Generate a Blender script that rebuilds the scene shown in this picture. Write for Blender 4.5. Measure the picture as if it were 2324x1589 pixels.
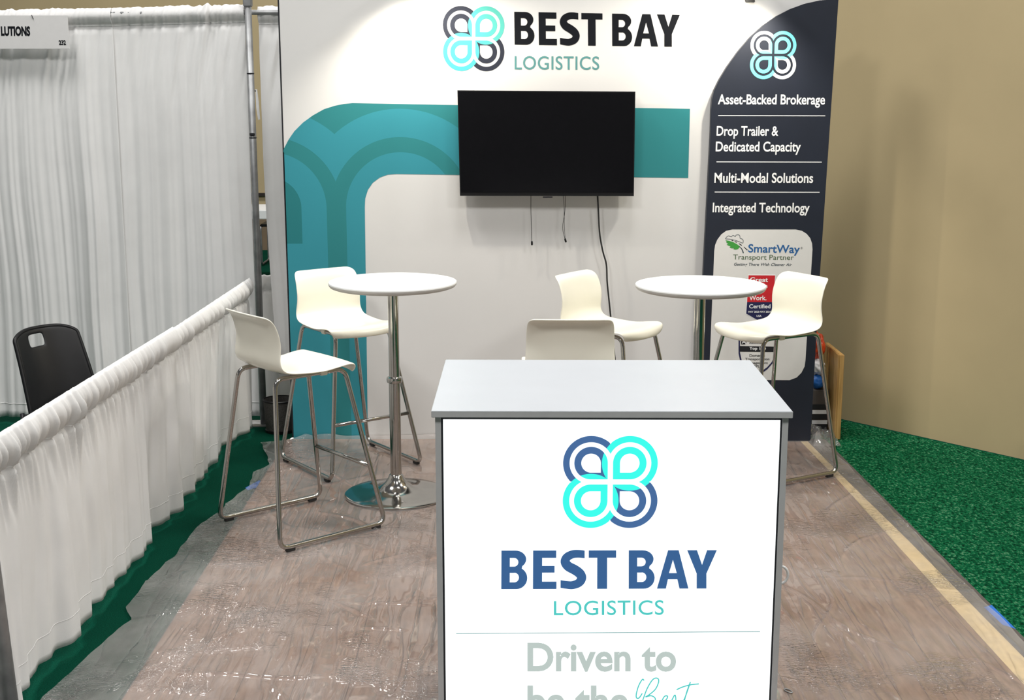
import bpy, bmesh, math, random
from mathutils import Vector, Matrix, noise

for o in list(bpy.data.objects): bpy.data.objects.remove(o)
S = bpy.context.scene
C = S.collection
random.seed(7)
PI = math.pi

# ---------------------------------------------------------------- camera
F, PITCH = 2991.8, 0.1978
CAM = Vector((-0.2592, -7.2917, 1.9842))
cd = bpy.data.cameras.new('camera'); cam = bpy.data.objects.new('camera', cd); C.objects.link(cam)
cd.sensor_width = 36.0; cd.lens = F / 2324 * 36.0; cd.clip_end = 200
cam.location = CAM; cam.rotation_euler = (PI/2 - PITCH, 0, 0)
S.camera = cam

# ---------------------------------------------------------------- world, hall lights, exposure
w = bpy.data.worlds.new('world'); S.world = w; w.use_nodes = True
w.node_tree.nodes['Background'].inputs[0].default_value = (0.98, 0.98, 1.0, 1)
w.node_tree.nodes['Background'].inputs[1].default_value = 0.13
S.view_settings.view_transform = 'Standard'; S.view_settings.look = 'None'
S.view_settings.gamma = 1.0; S.view_settings.use_curve_mapping = False
S.view_settings.exposure = 0.0
def area(loc, target, size, power, col=(1, 1, 1)):
    l = bpy.data.lights.new('hall_light', 'AREA'); l.shape = 'DISK'; l.size = size; l.energy = power; l.color = col
    o = bpy.data.objects.new('hall_light', l); C.objects.link(o); o.location = loc
    o.rotation_euler = (Vector(target) - Vector(loc)).to_track_quat('-Z', 'Y').to_euler()
# high-bay lamps of the exhibition hall, about 7 m above the floor
for hx, hy, pw in ((-3.6, -1.6, 195), (0.2, -2.0, 160), (4.2, -2.2, 170), (-3.6, -6.5, 205), (0.6, -6.5, 125), (5.0, -6.5, 215), (-3.5, 5.0, 300), (3.5, 5.0, 190)):
    area((hx, hy, 7.0), (hx*0.85, hy*0.85, 0), 1.4, pw, (1.0, 0.985, 0.96))

# ---------------------------------------------------------------- pixel rays -> real planes (2324 x 1589 frame)
_c, _s = math.cos(PITCH), math.sin(PITCH)
def ray(px, py):
    u, v = (px - 1162)/F, (py - 794.5)/F
    return Vector((u, _c - v*_s, -_s - v*_c))
def onY(px, py, y):
    d = ray(px, py); return CAM + d*((y - CAM.y)/d.y)
def onZ(px, py, z=0.0):
    d = ray(px, py); return CAM + d*((z - CAM.z)/d.z)

# ---------------------------------------------------------------- materials
def lin(c):
    f = lambda v: v/12.92 if v <= .04045 else ((v + .055)/1.055)**2.4
    return tuple(f(v/255) for v in c) + (1,)
class NT:
    def __init__(s, name):
        s.m = bpy.data.materials.new(name); s.m.use_nodes = True; s.t = s.m.node_tree; s.n = s.t.nodes
        s.b = s.n['Principled BSDF']; s.out = s.n['Material Output']
    def add(s, k, **kw):
        n = s.n.new(k)
        for a, b in kw.items(): setattr(n, a, b)
        return n
    def link(s, a, b): s.t.links.new(a, b)
    def math(s, op, a, b=None, c=None):
        n = s.add('ShaderNodeMath', operation=op)
        for i, v in enumerate((a, b, c)):
            if v is None: continue
            if isinstance(v, (int, float)): n.inputs[i].default_value = v
            else: s.link(v, n.inputs[i])
        return n.outputs[0]
    def obj(s, scale=None):
        t = s.add('ShaderNodeTexCoord').outputs['Object']
        if scale:
            m = s.add('ShaderNodeMapping'); m.inputs['Scale'].default_value = scale; s.link(t, m.inputs[0]); return m.outputs[0]
        return t
    def noise(s, scale, detail=3, vec=None, rough=.5):
        n = s.add('ShaderNodeTexNoise'); n.inputs['Scale'].default_value = scale; n.inputs['Detail'].default_value = detail
        n.inputs['Roughness'].default_value = rough
        s.link(vec or s.obj(), n.inputs['Vector']); return n.outputs['Fac']
    def ramp(s, fac, stops, interp='LINEAR'):
        r = s.add('ShaderNodeValToRGB'); r.color_ramp.interpolation = interp
        e = r.color_ramp.elements
        while len(e) < len(stops): e.new(0.5)
        for el, (p, c) in zip(e, stops): el.position = p; el.color = c
        s.link(fac, r.inputs[0]); return r.outputs[0]
    def mix(s, fac, a, b):
        n = s.add('ShaderNodeMix', data_type='RGBA')
        if isinstance(fac, (int, float)): n.inputs[0].default_value = fac
        else: s.link(fac, n.inputs[0])
        for i, v in ((6, a), (7, b)):
            if isinstance(v, tuple): n.inputs[i].default_value = v
            else: s.link(v, n.inputs[i])
        return n.outputs[2]
    def bump(s, h, strength, dist=.01):
        b = s.add('ShaderNodeBump'); b.inputs['Strength'].default_value = strength; b.inputs['Distance'].default_value = dist
        s.link(h, b.inputs['Height']); s.link(b.outputs[0], s.b.inputs['Normal'])
M = {}
def pm(name, col, rough=.5, metal=0.0, var=.06, nscale=30, spec=.5, bump=0, bscale=200, coat=0, emit=0):
    t = NT(name); a = col if len(col) == 4 else tuple(col) + (1,)
    lo = tuple(max(0, v*(1 - var)) for v in a[:3]) + (1,); hi = tuple(min(1, v*(1 + var)) for v in a[:3]) + (1,)
    f = t.noise(nscale)
    t.link(t.ramp(f, [(.3, lo), (.7, hi)]), t.b.inputs['Base Color'])
    t.b.inputs['Roughness'].default_value = rough; t.b.inputs['Metallic'].default_value = metal
    t.b.inputs['Specular IOR Level'].default_value = spec; t.b.inputs['Coat Weight'].default_value = coat
    if bump: t.bump(t.noise(bscale), bump, .002)
    if emit:
        t.b.inputs['Emission Color'].default_value = a; t.b.inputs['Emission Strength'].default_value = emit
    M[name] = t.m; return t.m
pm('drape', (.86, .855, .85), .75, var=.03, nscale=6, spec=.15, bump=.25, bscale=350)
def drape_translucent():
    t = M['drape'].node_tree; b = t.nodes['Principled BSDF']; out = t.nodes['Material Output']
    tl = t.nodes.new('ShaderNodeBsdfTranslucent'); tl.inputs[0].default_value = (.86, .855, .85, 1)
    mx = t.nodes.new('ShaderNodeMixShader'); mx.inputs[0].default_value = .22
    t.links.new(b.outputs[0], mx.inputs[1]); t.links.new(tl.outputs[0], mx.inputs[2]); t.links.new(mx.outputs[0], out.inputs[0])
drape_translucent()
pm('wall_fabric', (.655, .648, .638), .8, var=.01, nscale=4, spec=.15, bump=.08, bscale=500)
pm('dark_fabric', lin((24, 30, 44)), .55, var=.08, nscale=8, spec=.45)
pm('black_trim', (.012, .012, .016), .5)
pm('black_plastic', (.006, .006, .007), .4, var=.1, spec=.3)
pm('black_rubber', (.01, .01, .01), .7)
pm('shell', (.85, .825, .715), .22, var=.015, nscale=5, spec=.5)
pm('white_lam', (.83, .84, .84), .3, var=.01, spec=.4)
pm('lam_edge', (.52, .51, .50), .4, var=.03)
pm('chrome', (.46, .45, .43), .12, metal=1.0, var=.03)
pm('galv', (.30, .305, .31), .5, metal=.7, var=.22, nscale=14)
pm('counter_grey', (.50, .525, .56), .36, var=.02, nscale=5, spec=.45)
pm('counter_edge', (.54, .54, .545), .4, var=.03)
pm('beige', lin((184, 167, 131)), .85, var=.035, nscale=2.2, spec=.1)
pm('brown_low', lin((128, 110, 88)), .8, var=.08, nscale=4)
pm('dark_line', lin((40, 32, 26)), .7)
pm('tape', lin((205, 184, 142)), .7, var=.05)
pm('grey_strip', lin((82, 76, 72)), .8, var=.08, nscale=20)
pm('blue_tape', lin((30, 105, 190)), .5, var=.08)
pm('orange', lin((205, 70, 30)), .35, var=.25, nscale=22)
pm('white_plain', (.8, .8, .8), .5)
pm('sign_board', (.66, .65, .645), .5, var=.015)
pm('white_print', (.68, .67, .65), .7, var=.01)
pm('white_ink', (.86, .86, .86), .6, var=.01)
pm('ink', (.006, .007, .010), .75, spec=.12)
pm('navy_ink', lin((22, 24, 72)), .6)
pm('black_ink', lin((16, 17, 24)), .6)
pm('red_ink', lin((196, 22, 34)), .6)
pm('sw_blue', lin((32, 92, 150)), .6)
pm('sw_green', lin((60, 150, 60)), .6)
pm('sw_olive', lin((78, 100, 70)), .6)
pm('slate_ink', lin((52, 66, 76)), .6)
pm('logi_teal', lin((82, 138, 138)), .6)
pm('seam', (.86, .86, .86), .7)
pm('mesh_grey', lin((70, 68, 66)), .7, var=.4, nscale=160)
pm('screen', (.004, .004, .005), .16, spec=.22, var=.05)
def wood():
    t = NT('pine'); f = t.noise(6, 5, t.obj((9, 9, .8)))
    t.link(t.ramp(f, [(.3, lin((150, 112, 58))), (.7, lin((196, 158, 98)))]), t.b.inputs['Base Color'])
    t.b.inputs['Roughness'].default_value = .5; M['pine'] = t.m
wood()
def plank_mat():
    t = NT('vinyl_plank'); v = t.obj((12, 1.6, 1)); f = t.noise(3.5, 6, v, .62)
    info = t.add('ShaderNodeObjectInfo')
    a = t.ramp(f, [(.25, lin((106, 79, 61))), (.5, lin((134, 104, 84))), (.75, lin((158, 127, 104)))])
    b = t.mix(t.math('MULTIPLY', info.outputs['Random'], .16), a, lin((122, 94, 78)))
    t.link(b, t.b.inputs['Base Color']); t.b.inputs['Roughness'].default_value = .55; M['plank'] = t.m
plank_mat()
def carpet_mats():
    t = NT('green_carpet'); f = t.noise(260, 2); g = t.noise(5, 3)
    a = t.ramp(f, [(.3, lin((0, 46, 34))), (.7, lin((8, 80, 60)))])
    t.link(t.mix(t.math('MULTIPLY', g, .35), a, lin((0, 40, 32))), t.b.inputs['Base Color'])
    t.b.inputs['Roughness'].default_value = .95; t.b.inputs['Specular IOR Level'].default_value = .05
    t.bump(f, .6, .004); M['green'] = t.m
    t = NT('green_turf'); v = t.obj((1, .62, 1)); f = t.noise(85, 3, v, .72); g = t.noise(120, 2, v, .6)
    a = t.ramp(f, [(.36, lin((0, 34, 20))), (.47, lin((4, 70, 42))), (.57, lin((14, 98, 60))), (.70, lin((100, 132, 106)))])
    b = t.mix(t.math('MULTIPLY', t.math('GREATER_THAN', g, .60), .55), a, lin((0, 52, 30)))
    t.link(b, t.b.inputs['Base Color'])
    t.b.inputs['Roughness'].default_value = .95; t.b.inputs['Specular IOR Level'].default_value = .05
    t.bump(f, .8, .006); M['turf'] = t.m
carpet_mats()
def film_mat():
    t = NT('clear_film')
    t.n.remove(t.b)
    tr = t.add('ShaderNodeBsdfTransparent'); tr.inputs[0].default_value = (.97, .97, .97, 1)
    df = t.add('ShaderNodeBsdfDiffuse'); df.inputs[0].default_value = (.78, .75, .735, 1)
    gl = t.add('ShaderNodeBsdfGlossy'); gl.inputs['Roughness'].default_value = .07; gl.inputs[0].default_value = (1, 1, 1, 1)
    co = t.obj()
    def rot(ang, sc):
        m = t.add('ShaderNodeMapping'); m.inputs['Rotation'].default_value = (0, 0, math.radians(ang)); m.inputs['Scale'].default_value = sc
        t.link(co, m.inputs[0]); return m.outputs[0]
    n1 = t.noise(1.0, 2, rot(30, (5.5, .8, 1)), .5); n3 = t.noise(1.0, 2, rot(-35, (6, .7, 1)), .5); n4 = t.noise(1.0, 2, rot(80, (7, 1.0, 1)), .5)
    n2 = t.noise(24, 3, t.obj((.8, 1, 1)), .6)
    clus = t.ramp(t.noise(1.7, 3, co, .6), [(.52, (0, 0, 0, 1)), (.62, (1, 1, 1, 1))])
    rd = lambda n, p: t.math('POWER', t.math('SUBTRACT', 1.0, t.math('MULTIPLY', t.math('ABSOLUTE', t.math('SUBTRACT', n, .5)), 2.0)), p)
    wv = t.math('ADD', t.math('MULTIPLY', rd(n1, 9.0), .13), t.math('MULTIPLY', rd(n3, 12.0), .13))
    wv = t.math('ADD', wv, t.math('MULTIPLY', rd(n4, 14.0), .12))
    wv = t.math('ADD', wv, t.math('MULTIPLY', t.math('MULTIPLY', rd(n2, 5.0), clus), .26))
    wv = t.math('ADD', wv, t.math('MULTIPLY', t.noise(3.5, 2, co), .5))
    b = t.add('ShaderNodeBump'); b.inputs['Strength'].default_value = 1.0; b.inputs['Distance'].default_value = .035
    t.link(wv, b.inputs['Height']); t.link(b.outputs[0], gl.inputs['Normal'])
    haze = t.ramp(t.noise(3.0, 5, co, .6), [(.3, (.08, .08, .08, 1)), (.7, (.25, .25, .25, 1))])
    m1 = t.add('ShaderNodeMixShader'); t.link(haze, m1.inputs[0]); t.link(tr.outputs[0], m1.inputs[1]); t.link(df.outputs[0], m1.inputs[2])
    fr = t.add('ShaderNodeFresnel'); fr.inputs['IOR'].default_value = 1.46; t.link(b.outputs[0], fr.inputs['Normal'])
    m2 = t.add('ShaderNodeMixShader'); t.link(fr.outputs[0], m2.inputs[0]); t.link(m1.outputs[0], m2.inputs[1]); t.link(gl.outputs[0], m2.inputs[2])
    t.link(m2.outputs[0], t.out.inputs[0]); M['film'] = t.m
film_mat()

# ---------------------------------------------------------------- mesh helpers
def link(o, parent=None):
    C.objects.link(o)
    if parent is not None: o.parent = parent
    return o
def tag(o, label=None, cat=None, group=None, kind=None):
    if label: o['label'] = label
    if cat: o['category'] = cat
    if group: o['group'] = group
    if kind: o['kind'] = kind
    return o
def empty(name, loc=(0, 0, 0), rz=0, label=None, cat=None, group=None):
    o = bpy.data.objects.new(name, None); C.objects.link(o); o.location = loc; o.rotation_euler = (0, 0, rz)
    o.empty_display_size = .05
    return tag(o, label, cat, group)
def mesh(name, verts, faces, mat, parent=None, smooth=False):
    me = bpy.data.meshes.new(name); me.from_pydata([tuple(v) for v in verts], [], faces); me.validate()
    if mat: me.materials.append(M[mat] if isinstance(mat, str) else mat)
    if smooth:
        for p in me.polygons: p.use_smooth = True
    return link(bpy.data.objects.new(name, me), parent)
def bmo(name, bm, mat, parent=None, smooth=False):
    bmesh.ops.recalc_face_normals(bm, faces=bm.faces[:])
    me = bpy.data.meshes.new(name); bm.to_mesh(me); bm.free()
    me.materials.append(M[mat] if isinstance(mat, str) else mat)
    if smooth:
        for p in me.polygons: p.use_smooth = True
    return link(bpy.data.objects.new(name, me), parent)
def box(name, a, b, mat, parent=None, bevel=0):
    bm = bmesh.new(); bmesh.ops.create_cube(bm, size=1)
    for v in bm.verts:
        v.co = Vector([(a[i] + b[i])/2 + v.co[i]*(b[i] - a[i]) for i in range(3)])
    if bevel: bmesh.ops.bevel(bm, geom=bm.edges[:], offset=bevel, segments=2, affect='EDGES')
    return bmo(name, bm, mat, parent)
def prism_xz(name, pts, y0, y1, mat, parent=None):
    """polygon in the x-z plane, extruded from y0 (front) to y1 (back)"""
    n = len(pts); bm = bmesh.new()
    f = [bm.verts.new((p[0], y0, p[1])) for p in pts]; k = [bm.verts.new((p[0], y1, p[1])) for p in pts]
    bm.faces.new(f); bm.faces.new(k[::-1])
    for i in range(n): bm.faces.new((f[i], k[i], k[(i+1) % n], f[(i+1) % n]))
    return bmo(name, bm, mat, parent)
def prism_xy(name, pts, z0, z1, mat, parent=None):
    n = len(pts); bm = bmesh.new()
    f = [bm.verts.new((p[0], p[1], z1)) for p in pts]; k = [bm.verts.new((p[0], p[1], z0)) for p in pts]
    bm.faces.new(f); bm.faces.new(k[::-1])
    for i in range(n): bm.faces.new((f[i], k[i], k[(i+1) % n], f[(i+1) % n]))
    return bmo(name, bm, mat, parent)
def lathe(name, prof, mat, parent=None, seg=48, loc=(0, 0, 0)):
    v, f = [], []; n = len(prof)
    for i in range(seg):
        a = 2*PI*i/seg
        for r, z in prof: v.append((loc[0] + r*math.cos(a), loc[1] + r*math.sin(a), loc[2] + z))
    for i in range(seg):
        j = (i + 1) % seg
        for k in range(n - 1): f.append((i*n + k, j*n + k, j*n + k + 1, i*n + k + 1))
    o = mesh(name, v, f, mat, parent, True)
    bm = bmesh.new(); bm.from_mesh(o.data); bmesh.ops.remove_doubles(bm, verts=bm.verts[:], dist=1e-5)
    bmesh.ops.recalc_face_normals(bm, faces=bm.faces[:]); bm.to_mesh(o.data); bm.free()
    for p in o.data.polygons: p.use_smooth = True
    try: o.data.set_sharp_from_angle(angle=math.radians(40))
    except Exception: pass
    return o
def rounded(pts, r, closed=False, seg=6):
    P = [Vector(p) for p in pts]; out = []; n = len(P)
    for i in range(n):
        if not closed and i in (0, n - 1): out.append(P[i]); continue
        a, b, c = P[i-1], P[i], P[(i+1) % n]
        da, dc = (a - b), (c - b); rr = min(r, da.length*.45, dc.length*.45)
        p0, p1 = b + da.normalized()*rr, b + dc.normalized()*rr
        for k in range(seg + 1):
            t = k/seg; out.append(p0*(1-t)**2 + b*2*t*(1-t) + p1*t*t)
    return out
def tube(name, pts, r, mat, parent=None, closed=False, seg=12, radii=None):
    P = [Vector(p) for p in pts]; n = len(P); v, f = [], []
    up = None
    for i in range(n):
        if closed: t = (P[(i+1) % n] - P[i-1]).normalized()
        else: t = (P[min(i+1, n-1)] - P[max(i-1, 0)]).normalized()
        if up is None:
            up = t.orthogonal().normalized()
        up = (up - t*up.dot(t)).normalized(); s = t.cross(up)
        rr = radii[i] if radii else r
        for k in range(seg):
            a = 2*PI*k/seg; v.append(P[i] + (up*math.cos(a) + s*math.sin(a))*rr)
    m = n if closed else n - 1
    for i in range(m):
        j = (i + 1) % n
        off = 0
        if closed and j == 0:   # match the frame where the loop closes
            best = min(range(seg), key=lambda q: (v[i*seg] - v[q]).length); off = best
        for k in range(seg):
            f.append((i*seg + k, i*seg + (k+1) % seg, j*seg + (k+1+off) % seg, j*seg + (k+off) % seg))
    if not closed: f.append(tuple(range(seg))[::-1]); f.append(tuple((n-1)*seg + k for k in range(seg)))
    return mesh(name, v, f, mat, parent, True)
def catmull(pts, sub=8):
    P = [Vector(p) for p in pts]; out = []
    for i in range(len(P) - 1):
        a, b, c, d = P[max(i-1, 0)], P[i], P[i+1], P[min(i+2, len(P)-1)]
        for k in range(sub):
            t = k/sub
            out.append(.5*((2*b) + (c - a)*t + (2*a - 5*b + 4*c - d)*t*t + (3*b - a - 3*c + d)*t**3))
    out.append(P[-1]); return out

# ---- flat print: 2D outlines (with holes) in pixel space put on a vertical plane y = const
def fill2d(loops):
    """triangulated mesh data of 2D closed loops (even-odd holes)"""
    cu = bpy.data.curves.new('tmp', 'CURVE'); cu.dimensions = '2D'; cu.fill_mode = 'BOTH'
    for lp in loops:
        sp = cu.splines.new('POLY'); sp.points.add(len(lp) - 1); sp.use_cyclic_u = True
        for q, p in zip(sp.points, lp): q.co = (p[0], p[1], 0, 1)
    return take_curve(cu)
def take_curve(cu):
    o = bpy.data.objects.new('tmp', cu); C.objects.link(o)
    bpy.context.view_layer.update()
    me = bpy.data.meshes.new_from_object(o.evaluated_get(bpy.context.evaluated_depsgraph_get()))
    v = [tuple(q.co) for q in me.vertices]; f = [tuple(p.vertices) for p in me.polygons]
    bpy.data.objects.remove(o); bpy.data.curves.remove(cu); bpy.data.meshes.remove(me)
    return v, f
def text2d(s, offset=0.0, shear=0.0, spacing=1.0):
    cu = bpy.data.curves.new('tmp', 'FONT'); cu.body = s; cu.size = 1; cu.offset = offset; cu.shear = shear
    cu.space_character = spacing; cu.resolution_u = 5; cu.fill_mode = 'BOTH'
    return take_curve(cu)
def put(name, vf, fn, mat, parent, label=None):
    v, f = vf
    o = mesh(name, [fn(p[0], p[1]) for p in v], f, mat, parent)
    bm = bmesh.new(); bm.from_mesh(o.data)
    bmesh.ops.recalc_face_normals(bm, faces=bm.faces[:])
    for fc in bm.faces:
        if fc.normal.y > 0: fc.normal_flip()
    bm.to_mesh(o.data); bm.free()
    if label: o['label'] = label
    return o
def quad_map(vf, q, y):
    """bbox of the outline -> pixel quad (tl,tr,br,bl) -> plane y"""
    xs = [p[0] for p in vf[0]]; ys = [p[1] for p in vf[0]]
    x0, x1, y0, y1 = min(xs), max(xs), min(ys), max(ys)
    tl, tr, br, bl = q
    def fn(x, z):
        u, t = (x - x0)/(x1 - x0), (z - y0)/(y1 - y0)
        px = (bl[0]*(1-u) + br[0]*u)*(1-t) + (tl[0]*(1-u) + tr[0]*u)*t
        py = (bl[1]*(1-u) + br[1]*u)*(1-t) + (tl[1]*(1-u) + tr[1]*u)*t
        return y(px, py)
    return fn
def lettering(s, q, plane, mat, parent, offset=0.0, shear=0.0, spacing=1.0, label=None, name='lettering'):
    vf = text2d(s, offset, shear, spacing)
    return put(name, vf, quad_map(vf, q, plane), mat, parent, label)
def rect(x0, y0, x1, y1, sl=0.0, lean=0.0):
    """pixel box -> quad; sl = downward slope per px, lean = dx per px down"""
    return ((x0, y0), (x1, y0 + sl*(x1-x0)), (x1 + lean*(y1-y0), y1 + sl*(x1-x0)), (x0 + lean*(y1-y0), y1))
def polypx(name, pts, plane, mat, parent, label=None):
    return put(name, fill2d([[(p[0], -p[1]) for p in pts]]), lambda x, y: plane(x, -y), mat, parent, label)
def strokepx(name, pts, w, plane, mat, parent, sub=6, label=None, w1=None):
    P = catmull([(p[0], p[1], 0) for p in pts], sub); n = len(P); L, R = [], []
    for i, p in enumerate(P):
        t = (P[min(i+1, n-1)] - P[max(i-1, 0)]).normalized(); q = Vector((-t.y, t.x, 0))
        ww = w if w1 is None else w + (w1 - w)*i/(n-1)
        L.append(p + q*ww/2); R.append(p - q*ww/2)
    v = [(p.x, p.y) for p in L + R]; f = [(i, i+1, n+i+1, n+i) for i in range(n-1)]
    return put(name, (v, f), lambda x, y: plane(x, y), mat, parent, label)
def arc(cx, cy, r, a0, a1, n=24, ry=None):
    ry = ry or r
    return [(cx + r*math.cos(math.radians(a0 + (a1-a0)*i/n)), cy + ry*math.sin(math.radians(a0 + (a1-a0)*i/n))) for i in range(n+1)]

# bold condensed capitals of the wordmark, in the pixel units of a 240-high letter
def word_best_bay():
    top, base = 132, 372
    out = []
    def B(x):
        k = x - 482
        o = [(482, base), (482, top), (570, top)] + arc(568, 187, 66, -90, 50, 12, 55) + [(607, 244)] + arc(575, 304, 66, -50, 90, 14, 68) + [(575, base)]
        h1 = [(534, 178), (560, 178)] + arc(560, 205, 26, -90, 90, 10, 27) + [(534, 232)]
        h2 = [(534, 271), (562, 271)] + arc(562, 300, 28, -90, 90, 10, 30) + [(534, 330)]
        return [[(a + k, b) for a, b in l] for l in (o, h1, h2)]
    out.append(B(482))
    out.append([[(676, base), (676, top), (818, top), (818, 178), (732, 178), (732, 228), (808, 228), (808, 270), (732, 270), (732, 326), (820, 326), (820, base)]])
    # S as a swept stroke
    c = catmull([(992, 157, 0), (955, 153, 0), (918, 156, 0), (884, 174, 0), (873, 203, 0), (892, 231, 0), (930, 252, 0), (962, 276, 0), (974, 304, 0), (958, 333, 0), (920, 348, 0), (885, 347, 0), (845, 341, 0)], 5)
    n = len(c); L, R = [], []
    for i, p in enumerate(c):
        t = (c[min(i+1, n-1)] - c[max(i-1, 0)]).normalized(); q = Vector((-t.y, t.x, 0))
        u = i/(n-1); wd = 47 + 14*math.exp(-((u-.5)/.28)**2)
        if i in (0, n-1): q = Vector((0, 1 if q.y > 0 else -1, 0)); 
        L.append(p + q*wd/2); R.append(p - q*wd/2)
    out.append([[(p.x, p.y) for p in L + R[::-1]]])
    out.append([[(1017, top), (1185, top), (1185, 178), (1130, 178), (1130, base), (1069, base), (1069, 178), (1017, 178)]])
    out.append(B(1262))
    out.append([[(1435, base), (1503, top), (1568, top), (1628, base), (1573, base), (1560, 314), (1502, 314), (1490, base)], [(1509, 275), (1556, 275), (1533, 192)]])
    out.append([[(1620, top), (1680, top), (1711, 224), (1742, top), (1802, top), (1738, 278), (1738, base), (1678, base), (1678, 278)]])
    V, Fc = [], []
    for loops in out:
        v, f = fill2d([[(x, -y) for x, y in l] for l in loops])
        k = len(V); V += v; Fc += [tuple(i + k for i in q) for q in f]
    return V, Fc
WORD = word_best_bay()

# clover logo: four pin-shaped petals as rings; unit square -1..1
def clover():
    s = 290.0; c, r = 119/s, 172/s
    V, Fc = [], []
    for qx, qy in ((-1, 1), (1, 1), (-1, -1), (1, -1)):
        n = 96
        rings = [[], []]
        for i in range(n + 1):
            a = 2*PI*i/n; ca, sa = math.cos(a), math.sin(a)   # local axes: +x,+y towards the middle of the logo
            k = 1/max(ca, sa) if ca > 1e-6 and sa > 1e-6 else 1.0
            rings[0].append((60/s*k, 103/s*k, ca, sa))
            ro = r
            if ca > 1e-6: ro = min(ro, c/ca)
            if sa > 1e-6: ro = min(ro, c/sa)
            ri = 132/s*k
            rings[1].append((min(ri, ro), ro, ca, sa))
        for rg in rings:
            for i in range(n):
                a, b = rg[i], rg[i+1]
                if a[1]-a[0] < 1e-6 and b[1]-b[0] < 1e-6: continue
                k = len(V)
                for (rad, ca, sa) in ((a[0], a[2], a[3]), (a[1], a[2], a[3]), (b[1], b[2], b[3]), (b[0], b[2], b[3])):
                    V.append((qx*c - qx*rad*ca, qy*c - qy*rad*sa))
                Fc.append((k, k+1, k+2, k+3))
    return V, Fc
CLOVER = clover()
def clover_mat(name, centre, ux, uz, dark, cyan, emit=0.0, cyan2=None):
    """two inks: the upper-right and lower-left discs are cyan, the rest dark; centre and half size in object metres"""
    t = NT(name); sep = t.add('ShaderNodeSeparateXYZ'); t.link(t.obj(), sep.inputs[0])
    u = t.math('DIVIDE', t.math('SUBTRACT', sep.outputs[0], centre[0]), ux)
    v = t.math('DIVIDE', t.math('SUBTRACT', sep.outputs[2], centre[1]), uz)
    c, r = 119/290, 172/290
    def disc(sx):
        du = t.math('SUBTRACT', u, sx*c); dv = t.math('SUBTRACT', v, sx*c)
        d = t.math('SQRT', t.math('ADD', t.math('MULTIPLY', du, du), t.math('MULTIPLY', dv, dv)))
        return t.math('LESS_THAN', d, r)
    quad = t.math('GREATER_THAN', t.math('MULTIPLY', u, v), 0.0)
    f = t.math('MAXIMUM', quad, t.math('MAXIMUM', disc(1), disc(-1)))
    cy = t.mix(t.math('ADD', t.math('MULTIPLY', t.math('ADD', u, v), .25), .5), cyan2 or cyan, cyan)
    col = t.mix(f, dark, cy)
    t.link(col, t.b.inputs['Base Color']); t.b.inputs['Roughness'].default_value = .7; t.b.inputs['Specular IOR Level'].default_value = .12
    if emit:
        t.b.inputs['Base Color'].default_value = (0, 0, 0, 1)
        for l in list(t.t.links):
            if l.to_socket == t.b.inputs['Base Color']: t.t.links.remove(l)
        t.link(col, t.b.inputs['Emission Color']); t.b.inputs['Emission Strength'].default_value = emit
    return t.m
def put_clover(q, plane, parent, matname, dark, cyan, emit=0.0, cyan2=None, label=None):
    vf = (CLOVER[0] , CLOVER[1])
    fn = quad_map(vf, q, plane)
    a, b, c_, d = fn(-1, 1), fn(1, 1), fn(1, -1), fn(-1, -1)
    xs = (b.x + c_.x - a.x - d.x)/4; zs = (a.z + b.z - c_.z - d.z)/4
    ce = ((a.x+b.x+c_.x+d.x)/4, (a.z+b.z+c_.z+d.z)/4)
    m = clover_mat(matname, ce, xs, zs, dark, cyan, emit, cyan2)
    return put('clover_logo', vf, fn, m, parent, label)

# ================================================================ the setting
fl = mesh('floor', [(-9, -12, 0), (6, -12, 0), (6, 12, 0), (-9, 12, 0)], [(0, 1, 2, 3)], 'green')
tag(fl, 'dark green exhibition carpet beneath the booth and side drapes', kind='structure')
# wall on the right, standing at an angle
wr = [Vector((1.5, .755)), Vector((5.9, -4.31))]
nrm = Vector((.755, .656))
prism = prism_xy('wall_right', [wr[0], wr[1], wr[1] + nrm*.12, wr[0] + nrm*.12], 0, 5.5, 'beige')
tag(prism, 'plain beige wall standing at an angle right of the booth', kind='structure')
wb = box('wall_back', (-9, 8.9, 0), (1.6, 9.05, 5.5), 'beige'); tag(wb, 'beige hall wall far behind the drapes', kind='structure')
wn = box('trim_1', (-9, 8.87, 0), (1.6, 8.9, .52), 'brown_low'); tag(wn, 'brown band along the foot of the far hall wall', kind='structure')  # darker brown tone over the lower part of the far wall
rl = box('trim_2', (-9, 8.86, .665), (1.6, 8.9, .70), 'dark_line'); tag(rl, 'dark rail along the far hall wall', kind='structure')
turf = mesh('floor_aisle', [(1.50, .70, .004), (1.505, -.02, .004), (1.60, -2.79, .004), (1.66, -4.6, .004), (5.9, -4.6, .004), (5.9, -4.31, .004)], [(0, 1, 2, 3, 4, 5)], 'turf')
tag(turf, 'bright speckled green carpet beside the beige wall', kind='structure')

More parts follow.
